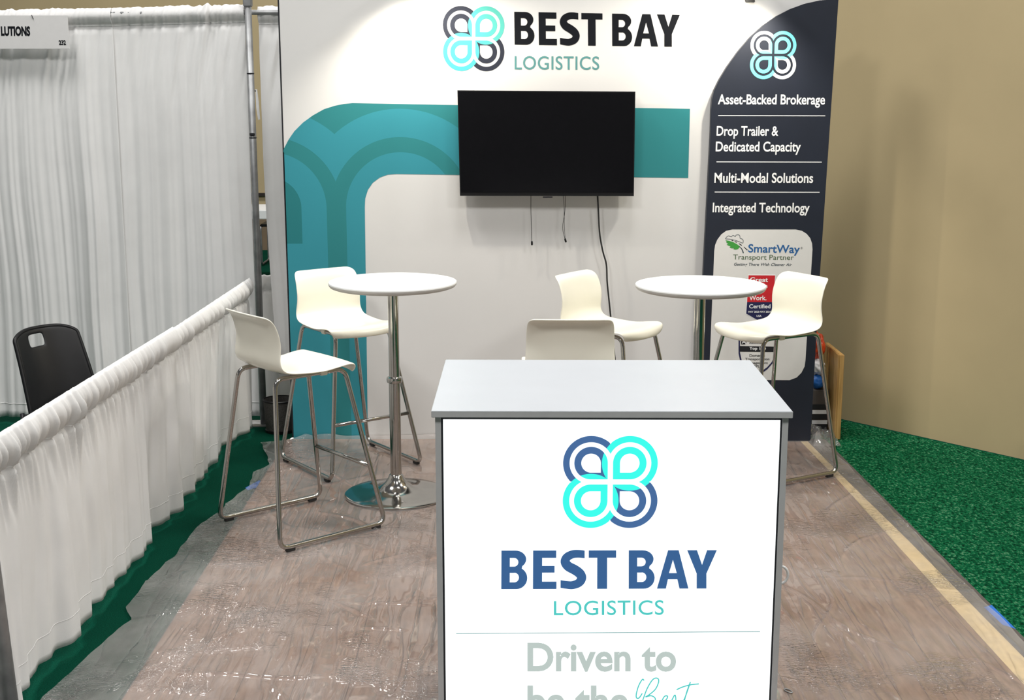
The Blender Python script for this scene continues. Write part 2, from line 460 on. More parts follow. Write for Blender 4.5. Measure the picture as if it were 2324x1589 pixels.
# booth floor: vinyl planks
bf = empty('vinyl_floor', (0, 0, 0), 0, 'brown wood-look vinyl plank floor of the booth under clear film', 'flooring')
PW, PL = .183, 1.22
box('underlay', (-1.545, -4.5, .001), (1.48, -.0, .0032), 'grey_strip', bf)
pk = {}
def plank_mesh(x0, x1, y0, y1):
    key = (round(x1-x0, 3), round(y1-y0, 3))
    if key not in pk:
        bm = bmesh.new(); bmesh.ops.create_cube(bm, size=1)
        for v in bm.verts: v.co = Vector((v.co.x*(x1-x0-.0010), v.co.y*(y1-y0-.0010), v.co.z*.004))
        bmesh.ops.bevel(bm, geom=[e for e in bm.edges if e.verts[0].co.z > 0 and e.verts[1].co.z > 0], offset=.0012, segments=1, affect='EDGES')
        me = bpy.data.meshes.new('plank'); bm.to_mesh(me); bm.free(); me.materials.append(M['plank']); pk[key] = me
    o = link(bpy.data.objects.new('plank', pk[key]), bf); o.location = ((x0+x1)/2, (y0+y1)/2, .0052)
x = -1.54; col = 0
while x < 1.47:
    x1 = min(x + PW, 1.475); y = -.01 + (col*.41 % PL)
    while y > -4.5:
        ya, yb = max(y - PL, -4.49), min(y, -.01)
        if yb - ya > .03: plank_mesh(x, x1, ya, yb)
        y -= PL
    x = x1; col += 1
    if 1.475 - x < .01: break
gs = prism_xy('edge_strip', [(1.395, -.02), (1.525, -.02), (1.612, -2.79), (1.66, -4.5), (1.54, -4.5), (1.50, -2.96), (1.455, -1.72), (1.425, -.75)], .0045, .0077, 'grey_strip')
tag(gs, 'grey strip between masking tape and bright green carpet', 'strip')
tp = prism_xy('masking_tape', [(1.375, -.03), (1.415, -.03), (1.447, -.75), (1.497, -1.72), (1.545, -2.96), (1.60, -4.5), (1.50, -4.5), (1.463, -3.17), (1.405, -.75)], .0075, .0085, 'tape')
tag(tp, 'cream masking tape running along the right floor edge', 'tape')
bt = prism_xy('blue_tape', [(1.565, -2.49), (1.603, -2.47), (1.61, -2.70), (1.575, -2.66)], .0078, .0084, 'blue_tape')
tag(bt, 'blue painter tape patch at the right floor edge', 'tape')
bt2 = prism_xy('blue_tape', [(-1.60, -.93), (-1.555, -.80), (-1.535, -.83), (-1.545, -.93), (-1.58, -.97)], .002, .003, 'blue_tape')
tag(bt2, 'small blue tape scrap under film by the left drape', 'tape')

# clear film
def film():
    nx, ny = 420, 520
    le = [(.0, -1.42), (-.06, -1.55), (-.114, -1.679), (-.35, -1.60), (-.552, -1.545), (-.70, -1.60), (-.95, -1.58), (-1.2, -1.63), (-1.357, -1.635), (-1.515, -1.69), (-1.9, -1.70), (-2.2, -1.74), (-2.5, -1.745), (-2.62, -1.70), (-3.0, -1.76), (-3.26, -1.801), (-4.6, -1.84)]
    def left(y):
        for (a, xa), (b, xb) in zip(le, le[1:]):
            if b <= y <= a: return xa + (xb - xa)*(a - y)/(a - b)
        return le[-1][1]
    ridges = []
    for i in range(80):
        a = random.uniform(0, PI); L = random.uniform(.08, .5)
        ridges.append((random.uniform(-1.7, 1.5), random.uniform(-3.5, -.1), math.cos(a), math.sin(a), L, random.uniform(.007, .013), random.uniform(.003, .010)))
    v, f = [], []
    for j in range(ny + 1):
        y = -.008 - 4.5*(j/ny)
        xl = left(y) + .012*noise.noise((y*9, 3, 1)); xr = 1.50 + (-y)*.033 + .01*noise.noise((y*4, 7, 2))
        for i in range(nx + 1):
            x = xl + (xr - xl)*i/nx
            h = .012 + .004*noise.noise((x*2.2, y*1.6, 0)) + .0022*noise.noise((x*7, y*5, 4))
            for (cx, cy, ca, sa, L, wd, ht) in ridges:
                dx, dy = x - cx, y - cy; t = dx*ca + dy*sa
                if abs(t) < L:
                    n_ = -dx*sa + dy*ca + .03*math.sin(t*9)
                    h += ht*math.exp(-(n_/wd)**2)*(1 - (t/L)**2)
            e = min(i, nx - i)/6
            if e < 1: h += .006*(1-e)*(.5 + noise.noise((x*5, y*8, 9)))
            if y > -.06 : h += .05*max(0, (y + .06)/.06)**2*(.4 + .6*abs(noise.noise((x*5, 0, 5))))
            v.append((x, y, max(h, .0092)))
    for j in range(ny):
        for i in range(nx):
            a = j*(nx+1) + i; f.append((a, a + nx + 1, a + nx + 2, a + 1))
    o = mesh('plastic_film', v, f, 'film', None, True)
    tag(o, 'wrinkled clear protective film taped over the booth floor', 'plastic film')
film()

# ================================================================ display wall
WY = 0.0
wall = empty('display_wall', (0, 0, 0), 0, 'white booth back wall with teal band, clover logo and lettering', 'display wall')
XL, XR, ZT = -1.515, 1.42, 2.47
box('panel', (XL + .008, 0, .004), (XR, .06, ZT), 'wall_fabric', wall)
box('edge_trim', (XL, -.001, .004), (XL + .008, .062, ZT), 'black_trim', wall)['label'] = 'thin black edge of the wall'
P1 = lambda px, py: onY(px, py, WY - .0010)
P2 = lambda px, py: onY(px, py, WY - .0018)
def band_mat():
    t = NT('teal_band'); sep = t.add('ShaderNodeSeparateXYZ'); t.link(t.obj(), sep.inputs[0])
    X, Z = sep.outputs[0], sep.outputs[2]
    px = lambda x, y: (640 + x/3.971, 200 + y/3.971)
    cR, cL = onY(*px(1075, 1080), 0), onY(*px(-95, 1080), 0)
    e = onY(*px(1075, 190), 0); R = (e.z - cR.z)/890     # metres per drawing unit
    def d(c):
        du = t.math('SUBTRACT', X, c.x); dv = t.math('MAXIMUM', t.math('SUBTRACT', Z, c.z), 0.0)
        return t.math('SQRT', t.math('ADD', t.math('MULTIPLY', du, du), t.math('MULTIPLY', dv, dv)))
    dL = d(cL); dm = t.math('MINIMUM', d(cR), dL)
    D, Lt, D2 = lin((46, 124, 128)), lin((54, 138, 152)), lin((40, 117, 122))
    k = lambda v: v*R/1.0
    col = t.ramp(dm, [(0, Lt), (k(505), D), (k(640), Lt), (k(893), D)], 'CONSTANT')
    inner = t.math('MULTIPLY', t.math('LESS_THAN', dL, k(275)), t.math('GREATER_THAN', Z, onY(660, 553, 0).z))
    t.link(t.mix(inner, col, D2), t.b.inputs['Base Color']); t.b.inputs['Roughness'].default_value = .7
    t.b.inputs['Specular IOR Level'].default_value = .2
    M['band'] = t.m
band_mat()
band = ([(666, 999), (642, 347)] + [(644, 338), (655, 317), (668, 298), (688, 278), (710, 262), (735, 248), (760, 240), (780, 236), (800, 234)] +
        [(1036, 238.5), (1566, 247), (1562, 404), (1036, 397), (900, 395)] +
        [(880, 396.5), (862, 403), (846, 415), (835, 431), (829, 450), (828, 470)] + [(831, 700), (835, 999)])
polypx('teal_band', band, P1, 'band', wall, 'teal band with overlapping rounded arcs')
put_clover(((1004.5, 13), (1145, 14.5), (1144.5, 162), (1006, 161)), P1, wall, 'clover_wall', lin((48, 51, 62)), lin((84, 168, 154)), cyan2=lin((76, 176, 186)))
vf = WORD
put('wordmark', vf, quad_map(vf, ((1167, 25.5), (1543, 32.5), (1529 + 14, 107), (1168, 102)), P1), 'ink', wall)
lettering('LOGISTICS', rect(1168, 127, 1360, 158, .004), P1, 'logi_teal', wall, .006, spacing=1.05)

# ---------------------------------------------------------------- navy side panel
PY = -.07
pan = empty('display_panel', (0, 0, 0), 0, 'tall navy panel with curved top, clover logo and white service list', 'display panel')
PP = lambda px, py: onY(px, py, PY - .0008)
PQ = lambda px, py: onY(px, py, PY - .0014)
PS = lambda px, py: onY(px, py, PY - .0020)
PT = lambda px, py: onY(px, py, PY - .0026)
outl = [(1903, -2), (1882, -1), (1860, 1), (1828, 8), (1795, 20), (1764, 36), (1732, 58), (1702, 85), (1675, 117), (1650, 152), (1632, 182), (1621, 205), (1616, 225), (1614, 250), (1613, 300), (1597, 610), (1578, 1003), (1839, 1003), (1861, 620)]
pts = [onY(a, b, PY) for a, b in outl]
prism_xz('panel_board', [(p.x, max(p.z, .010)) for p in pts], PY, PY + .045, 'dark_fabric', pan)
put_clover(((1704, 70), (1808, 70.5), (1806, 180), (1701.5, 179.5)), PP, pan, 'clover_panel', lin((246, 246, 246)), lin((112, 236, 226)))
for s, x0, yt, x1, yb, cap in (('Asset-Backed Brokerage', 1630, 214, 1873, 244, 0), ('Drop Trailer &', 1627, 286, 1767, 315, 0), ('Dedicated Capacity', 1625, 321, 1818, 351, 0),
                               ('Multi-Modal Solutions', 1622, 392, 1846, 415, 0), ('Integrated Technology', 1618, 460, 1838, 489, 0)):
    lettering(s, rect(x0, yt, x1, yb, .002, -.04), PP, 'white_ink', pan, .018)
for x0, x1, y in ((1630, 1873, 262.5), (1626, 1865, 367.5), (1622, 1860, 436)):
    polypx('divider_line', [(x0, y-1), (x1, y-.4), (x1, y+1.4), (x0, y+.8)], PP, 'white_ink', pan)
card = ([(1609, 862), (1621, 570)] + [(1623, 556), (1628, 544), (1637, 532), (1648, 524), (1662, 521)] + [(1806, 521)] +
        [(1820, 524), (1831, 531), (1839, 541), (1843, 553), (1844, 566)] + [(1828, 818)] + [(1826, 832), (1819, 846), (1808, 857), (1792, 863)])
polypx('logo_card', card, PP, 'white_print', pan, 'off-white rounded field with partner logos')
# transport partner logo: cloud outline, road, leaf, wording
K = lambda x, y: (1620 + x/7.221, 520 + y/7.221)
def kpts(*a): return [K(*p) for p in a]
strokepx('cloud_outline', kpts((190, 160), (205, 135), (240, 110), (262, 118), (290, 125), (310, 105), (340, 112), (352, 122), (365, 100), (400, 92), (425, 108), (432, 150), (460, 160), (480, 180), (482, 212), (475, 232)), 1.1, PQ, 'slate_ink', pan)
strokepx('road_edge', kpts((190, 160), (260, 165), (330, 178), (400, 200), (475, 232)), 1.0, PQ, 'slate_ink', pan)
polypx('leaf', kpts((188, 182), (250, 192), (320, 215), (380, 248), (430, 285), (412, 310), (395, 330), (360, 338), (322, 330), (330, 315), (290, 315), (255, 300), (275, 285), (230, 268), (210, 250), (240, 245), (200, 215), (215, 208)), PQ, 'sw_green', pan, 'green leaf emblem')
strokepx('leaf_stem', kpts((410, 280), (445, 310), (468, 345), (485, 395)), 1.2, PQ, 'slate_ink', pan, w1=2.8)
for a, b in (((290, 185), (318, 190)), ((340, 203), (378, 216)), ((410, 235), (458, 268)), ((492, 290), (550, 345))):
    strokepx('road_dash', kpts(a, b), 1.1, PQ, 'ink', pan, w1=2.2)
lettering('SmartWay', (K(568, 245), K(1415, 262), K(1405, 438), K(560, 425)), PQ, 'sw_blue', pan, .018)
lettering('\u00ae', (K(1425, 290), K(1455, 290), K(1455, 328), K(1425, 328)), PQ, 'slate_ink', pan)
lettering('Transport Partner', (K(318, 415), K(1312, 425), K(1308, 532), K(316, 525)), PQ, 'sw_olive', pan, .004)
lettering('Getting There With Cleaner Air', (K(332, 552), K(1285, 560), K(1280, 618), K(330, 612)), PQ, 'slate_ink', pan, .012, .28)
# certified badge
polypx('badge_border', kpts((560, 745), (1012, 745), (995, 1075), (975, 1395), (738, 1515), (522, 1392), (540, 1075)), PQ, 'white_ink', pan)
polypx('badge_upper', kpts((570, 757), (1005, 760), (975, 1197), (545, 1197)), PS, 'red_ink', pan, 'red upper half of the certification badge')
polypx('badge_lower', kpts((545, 1197), (975, 1197), (965, 1388), (738, 1503), (530, 1385)), PS, 'navy_ink', pan, 'navy lower half of the certification badge')
for s, q in (('Great', (595, 790, 888, 868)), ('Place', (592, 890, 880, 968)), ('To', (588, 990, 700, 1065)), ('Work.', (580, 1090, 862, 1168)), ('Certified', (580, 1232, 928, 1300)),
             ('MAY 2023-MAY 2024', (566, 1340, 932, 1370)), ('USA', (700, 1408, 782, 1440))):
    lettering(s, (K(q[0], q[1]), K(q[2], q[1]), K(q[2], q[3]), K(q[0], q[3])), PT, 'white_ink', pan, .018)
lettering('TM', (K(928, 1424), K(958, 1424), K(958, 1438), K(928, 1438)), PQ, 'slate_ink', pan)
# shield
H = lambda x, y: (1620 + x/7.221, 680 + y/7.221)
def hpts(*a): return [H(*p) for p in a]
sh_o = hpts((405, 560), (1010, 560), (1010, 860), (1000, 960), (960, 1050), (880, 1140), (800, 1200), (700, 1235), (600, 1190), (500, 1095), (430, 1000), (405, 880))
sh_i = hpts((430, 585), (1000, 585), (1000, 860), (985, 945), (945, 1030), (870, 1112), (790, 1168), (700, 1208), (610, 1165), (520, 1075), (455, 985), (430, 870))
polypx('shield', sh_o, PQ, 'navy_ink', pan, 'dark outline of the award shield')
polypx('shield_field', sh_i, PS, 'white_print', pan)
polypx('shield_bar', hpts((425, 762), (1003, 770), (1002, 860), (427, 855)), PT, 'black_ink', pan)
P5 = lambda px, py: onY(px, py, PY - .0032)
polypx('monogram_box', hpts((447, 655), (560, 655), (515, 735), (447, 735)), PT, 'black_ink', pan)
lettering('A', (H(458, 660), H(530, 660), H(530, 722), H(458, 722)), P5, 'white_ink', pan, .02)
lettering('Top 100', (H(585, 775), H(852, 778), H(852, 842), H(585, 838)), P5, 'white_ink', pan, .02)
for s, q in (('Associates', (578, 695, 850, 727)), ('Domestic', (585, 895, 838, 940)), ('Transportation', (515, 955, 912, 1005)), ('Management', (538, 1018, 885, 1066)), ('3PL', (655, 1072, 755, 1115))):
    lettering(s, (H(q[0], q[1]), H(q[2], q[1]), H(q[2], q[3]), H(q[0], q[3])), PT, 'black_ink', pan, .016)

# ---------------------------------------------------------------- arm lamps on the wall top
def arm_lamp(x, y, z, label, power, low=.0):
    t = empty('arm_lamp', (x, 0, ZT), 0, label, 'lamp', 'arm lamps clipped to the wall top')
    # local coordinates from the wall top
    prism_xz('clamp', [(-.03, .012), (.02, .012), (.035, -low), (-.012, -low)], -.02, .075, 'black_plastic', t)
    tube('arm', rounded([(0, .02, 0), (0, .0, .09), (0, y + .06, .13), (0, y, z - ZT + .10)], .05), .009, 'black_plastic', t)
    hd = box('head', (-.052, y - .07, z - ZT), (.052, y + .055, z - ZT + .045), 'black_plastic', t, .008)
    ln = box('lens', (-.044, y - .05, z - ZT - .003), (.044, y + .045, z - ZT - .0005), 'lamp_lens', t)
    l = bpy.data.lights.new('arm_lamp_light', 'SPOT'); l.energy = power; l.spot_size = math.radians(140); l.spot_blend = .55; l.color = (1, .93, .79); l.shadow_soft_size = .022
    lo = bpy.data.objects.new('arm_lamp_light', l); C.objects.link(lo); lo.parent = t
    lo.location = (0, y, z - ZT - .025); lo.rotation_euler = (math.radians(20), math.radians(-16 if x < 0 else 24), 0)
pm('lamp_lens', (1, .95, .85), .4, emit=8)
arm_lamp(-.80, -.40, 2.50, 'black arm lamp over the wall left of the screen', 39)
arm_lamp(1.005, -.40, 2.50, 'black arm lamp beside the navy panel top', 39, .045)

# ---------------------------------------------------------------- television and cords
tv = empty('television', (0, 0, 0), 0, 'large black flat screen television hung on the white wall', 'television')
q = [onY(a, b, -.085) for a, b in ((1038, 205), (1442, 208), (1438.5, 445), (1044, 444.5))]
prism_xz('body', [(p.x, p.z) for p in q], -.085, -.045, 'black_plastic', tv)
cx, cz = sum(p.x for p in q)/4, sum(p.z for p in q)/4
prism_xz('screen', [(cx + (p.x-cx)*.988, cz + .006 + (p.z-cz)*.955) for p in q], -.0865, -.085, 'screen', tv)
prism_xz('back_housing', [(cx + (p.x-cx)*.7, cz - .05 + (p.z-cz)*.6) for p in q], -.046, -.02, 'black_plastic', tv)
box('wall_mount', (cx - .2, -.021, cz - .12), (cx + .2, -.001, cz + .10), 'black_plastic', tv)
a, b = onY(1232, 446, -.087), onY(1254, 449, -.087)
box('brand_bar', (a.x, -.0885, b.z), (b.x, -.080, a.z), 'black_trim', tv, .001)
def cord(name, px, ys, r, label, plug=True, group=None):
    t = empty(name, onY(px[0][0], px[0][1], ys[0]), 0, label, 'cable', group)
    o = t.location.copy()
    P = catmull([onY(p[0], p[1], ys[0] + (ys[1]-ys[0])*i/(len(px)-1)) - o for i, p in enumerate(px)], 8)
    tube('cord', P, r, 'black_rubber', t, seg=8)
    if plug:
        e = P[-1]; d = (P[-1] - P[-3]).normalized()
        tube('connector', [e, e + d*.004, e + d*.02, e + d*.024], .005, 'black_plastic', t, seg=8, radii=[.003, .0055, .0055, .003])
cord('signal_cable', [(1205, 440), (1205, 480), (1206, 520), (1207, 547)], (-.05, -.05), .0016, 'thin black cable hanging straight below the screen')
cord('signal_cable', [(1283, 440), (1282, 480), (1279, 500), (1277, 516), (1279, 530), (1282, 541)], (-.05, -.05), .0014, 'kinked thin black cable below the screen centre')
cord('signal_cable', [(1278, 440), (1280, 470), (1281, 510), (1282.5, 541)], (-.045, -.048), .0012, 'second thin black lead beside the kinked cable', False)
cord('power_cord', [(1356, 438), (1358, 480), (1361, 530), (1368, 570), (1376, 600), (1378, 640), (1382, 680), (1386, 720), (1389, 760), (1394, 800), (1400, 860), (1402, 930), (1402, 990)], (-.05, -.04), .0045, 'thick black power cord running from the screen to the floor', False)

# ================================================================ reception counter
KX, KY, KW, KD, KH = .0171, -3.7526, 1.0, .70, 1.1018
ct = empty('reception_counter', (KX, KY, 0), -.008, 'grey counter with backlit white front showing logo and slogan', 'counter')
hw = KW/2
top = box('countertop', (-hw, 0, KH - .019), (hw, KD, KH), 'counter_grey', ct, .0012)
top.data.materials.append(M['counter_edge'])
for p in top.data.polygons:
    if p.center.z < KH - .0015: p.material_index = 1
box('side_panel', (-hw + .010, .008, .012), (-hw + .026, KD - .02, KH - .0205), 'counter_edge', ct)
box('side_panel', (hw - .026, .008, .012), (hw - .010, KD - .02, KH - .0205), 'counter_edge', ct)
box('back_panel', (-hw + .0265, KD - .04, .012), (hw - .0265, KD - .022, KH - .0205), 'counter_edge', ct)
box('inner_frame', (-hw + .0265, .014, .03), (hw - .0265, .05, KH - .0205), 'black_trim', ct)
pm('lightbox', (.90, .99, 1.0), .5, var=.0, emit=1.03)
M['lightbox'].node_tree.nodes['Principled BSDF'].inputs['Emission Color'].default_value = (.975, 1, 1, 1)
box('light_panel', (-hw + .032, .010, .045), (hw - .032, .0135, KH - .027), 'lightbox', ct)['label'] = 'glowing white front panel'
def emat(name, rgb):
    t = NT(name); t.b.inputs['Base Color'].default_value = (0, 0, 0, 1); t.b.inputs['Specular IOR Level'].default_value = .1
    n = t.noise(4); c = lin(rgb)
    t.link(t.ramp(n, [(.3, tuple(v*.96 for v in c[:3]) + (1,)), (.7, c)]), t.b.inputs['Emission Color'])
    t.b.inputs['Emission Strength'].default_value = 1.0; M[name] = t.m
emat('lit_blue', (60, 100, 150)); emat('lit_teal', (84, 204, 198)); emat('lit_grey', (192, 205, 200)); emat('lit_line', (110, 160, 160))
_ca, _sa = math.cos(-.008), math.sin(-.008)
def onK(px, py):
    """pixel -> counter-local point on the lit panel plane (local y = .0095)"""
    d = ray(px, py); nl = Vector((-_sa, _ca, 0)); p0 = Vector((KX, KY, 0)) + nl*.0095
    w_ = CAM + d*((p0 - CAM).dot(nl)/d.dot(nl)) - Vector((KX, KY, 0))
    return Vector((_ca*w_.x + _sa*w_.y, -_sa*w_.x + _ca*w_.y, w_.z))
put_clover(((1278.5, 989.5), (1493.5, 989.5), (1491.5, 1198.5), (1276.5, 1198.5)), onK, ct, 'clover_lit', lin((72, 108, 158)), lin((62, 255, 238)), emit=1.0)
put('wordmark', WORD, quad_map(WORD, ((1138, 1248.5), (1627, 1247.5), (1627, 1336.5), (1137.5, 1338)), onK), 'lit_blue', ct)
lettering('LOGISTICS', ((1257, 1364), (1506.5, 1362), (1506.5, 1396), (1257, 1397)), onK, 'lit_teal', ct, .006, spacing=1.05)
polypx('divider_line', [(1035, 1437.5), (1725, 1433), (1725, 1434.6), (1035, 1439)], onK, 'lit_line', ct)
lettering('Driven to', ((1197, 1459), (1534.5, 1459), (1534.5, 1525), (1197, 1525)), onK, 'lit_grey', ct, .026)
lettering('be the', ((1197, 1556), (1426, 1556), (1426, 1624), (1197, 1624)), onK, 'lit_grey', ct, .026)
B = lambda x, y: (960 + x/2.702, 1200 + y/2.702)
for st in ([(1356, 932), (1345, 925), (1322, 965), (1308, 1015), (1310, 1038), (1325, 1038), (1345, 1010)],
           [(1345, 1060), (1375, 980), (1410, 925), (1438, 918), (1445, 940), (1425, 985), (1385, 1020), (1365, 1032), (1400, 1025), (1425, 1045), (1410, 1090), (1370, 1130)],
           [(1450, 1085), (1490, 1050), (1500, 1028), (1480, 1030), (1462, 1070), (1480, 1095), (1520, 1060), (1545, 1020), (1550, 1060), (1540, 1095), (1580, 1075), (1605, 1040), (1640, 940)],
           [(1640, 940), (1615, 1010), (1600, 1080), (1620, 1095)],
           [(1555, 988), (1590, 972), (1640, 958), (1692, 952)]):
    strokepx('script_stroke', [B(*p) for p in st], 2.8, onK, 'lit_teal', ct)
# white cable loop showing beside the counter
cl = empty('cable_loop', (0, 0, 0), 0, 'white cable loop poking out right of the counter', 'cable')
o = onY(1771, 1305, -3.66); cl.location = (o.x, o.y, o.z)
tube('cable', [(.002 + .020*math.sin(a*PI/12), 0, .026*math.cos(a*PI/12)) for a in range(13)], .004, 'white_plain', cl, seg=8)
tube('cable_tail', [(.0, .0, .026), (-.02, .03, .03)], .004, 'white_plain', cl, seg=8)
rg = empty('metal_ring', onZ(1789, 1570, .013), .6, 'tiny metal ring lying on film right of the counter', 'ring')
tube('ring_wire', [(.008*math.cos(k*PI/8), .017*math.sin(k*PI/8), .003) for k in range(16)], .0025, 'galv', rg, closed=True, seg=6)

# ================================================================ bar tables
def bar_table(x, y, label):
    t = empty('bar_table', (x, y, .012), 0, label, 'table', 'round bar tables')
    h = 1.065
    lathe('tabletop', [(0, h - .006), (.298, h - .006), (.3035, h - .0065), (.305, h - .010)] + [(.305, h - .013)], 'white_lam', t, 96)
    lathe('top_edge', [(.305, h - .013), (.304, h - .020), (.298, h - .028), (.285, h - .033), (0, h - .033)], 'lam_edge', t, 96)
    lathe('mount_plate', [(0, h - .034), (.10, h - .034), (.10, h - .040), (.04, h - .042)], 'chrome', t, 32)
    lathe('post', [(.0255, h - .042), (.0255, .58), (.0275, .578), (.0275, .10)], 'chrome', t, 32)
    lathe('collar', [(.0275, .562), (.036, .566), (.038, .578), (.036, .59), (.0256, .594)], 'chrome', t, 32)
    lathe('base', [(.0275, .105), (.030, .104), (.034, .100), (.040, .085), (.056, .060), (.085, .036), (.13, .022), (.19, .015), (.245, .010), (.2535, .006), (.254, 0), (0, 0)], 'chrome', t, 96)
    return t
bar_table(-.828, -1.065, 'round white bar table on chrome pedestal between two stools at left')
bar_table(.6257, -1.162, 'round white bar table in front of the navy panel')

# ================================================================ bar stools
def stool_shell():
    prof = [  # y, z, half width, edge forward (y), edge lift (z)
        (-.268, 1.016, .150, .006, 0), (-.254, 1.012, .168, .008, 0), (-.240, 1.002, .179, .012, 0), (-.229, .984, .184, .017, 0), (-.221, .955, .186, .022, 0), (-.214, .920, .188, .025, 0),
        (-.210, .885, .188, .026, 0), (-.212, .845, .190, .024, 0), (-.214, .815, .193, .02, .0), (-.206, .788, .197, .016, .003), (-.186, .768, .200, .01, .006),
        (-.155, .757, .202, .004, .008), (-.11, .751, .203, 0, .009), (-.05, .748, .204, 0, .008), (.02, .748, .205, 0, .005), (.08, .756, .208, 0, .006), (.13, .763, .209, -.002, .006),
        (.17, .766, .208, -.008, .003), (.197, .760, .205, -.018, .0), (.213, .746, .199, -.028, -.002), (.219, .730, .191, -.036, .0), (.218, .716, .180, -.04, .002)]
    n = 14; v, f = [], []
    for (y, z, hwid, ey, ez) in prof:
        for i in range(n + 1):
            u = -1 + 2*i/n; e = abs(u)**2.4
            v.append((hwid*u, y + ey*e, z + ez*e))
    for j in range(len(prof) - 1):
        for i in range(n):
            a = j*(n+1) + i; f.append((a, a+1, a+n+2, a+n+1))
    o = mesh('seat_shell', v, f, 'shell', None, True)
    m = o.modifiers.new('thick', 'SOLIDIFY'); m.thickness = .009; m.offset = -1
    m = o.modifiers.new('round', 'SUBSURF'); m.levels = 1; m.render_levels = 2
    o['label'] = 'one-piece white plastic seat and backrest'
    return o
def make_stool():
    t = empty('bar_stool', (0, 0, .013), 0, None, 'stool', 'white bar stools')
    stool_shell().parent = t
    for s in (-1, 1):
        loop = rounded([(s*.155, -.205, .735), (s*.155, .150, .735), (s*.268, .275, .019), (s*.268, -.275, .019)], .045, True)
        tube('leg_frame', loop, .0108, 'chrome', t, closed=True)
        for y in (-.225, .225): box('foot_pad', (s*.268 - .009, y - .022, .0), (s*.268 + .009, y + .022, .014), 'black_rubber', t, .002)
        box('seat_clip', (s*.155 - .014, .02, .722), (s*.155 + .014, .055, .746), 'shell', t, .003)
    # cross bar joining the front legs, and one under the seat
    f_ = (0.735 - .285)/(.735 - .019)
    xf, yf = .155 + (.268 - .155)*f_, .150 + (.275 - .150)*f_
    tube('footrest', [(-xf, yf, .285), (xf, yf, .285)], .0095, 'chrome', t)
    tube('cross_bar', [(-.155, -.06, .735), (.155, -.06, .735)], .0095, 'chrome', t)
    return t
def copy_tree(root):
    r = root.copy(); C.objects.link(r)
    for ch in list(root.children):
        c = ch.copy(); C.objects.link(c); c.parent = r
    return r
stool = make_stool(); first = True
for x, y, fx, fy, lab in ((-1.222, -1.525, .757, .653, 'white bar stool nearest the left drape, its back to the drape'),
                          (-1.118, -.513, .60, -.80, 'white bar stool in front of the teal band, facing the viewer'),
                          (-.010, -1.60, 0.01, 1, 'white bar stool right behind the counter, only its back showing'),
                          (.262, -.60, .80, -.58, 'white bar stool beside the black power cord, facing right'),
                          (1.045, -.65, -.87, -.49, 'white bar stool at the navy panel, facing left')):
    o = stool if first else copy_tree(stool); first = False
    o.location = (x, y, .013); o.rotation_euler = (0, 0, math.atan2(fy, fx) - PI/2); o['label'] = lab

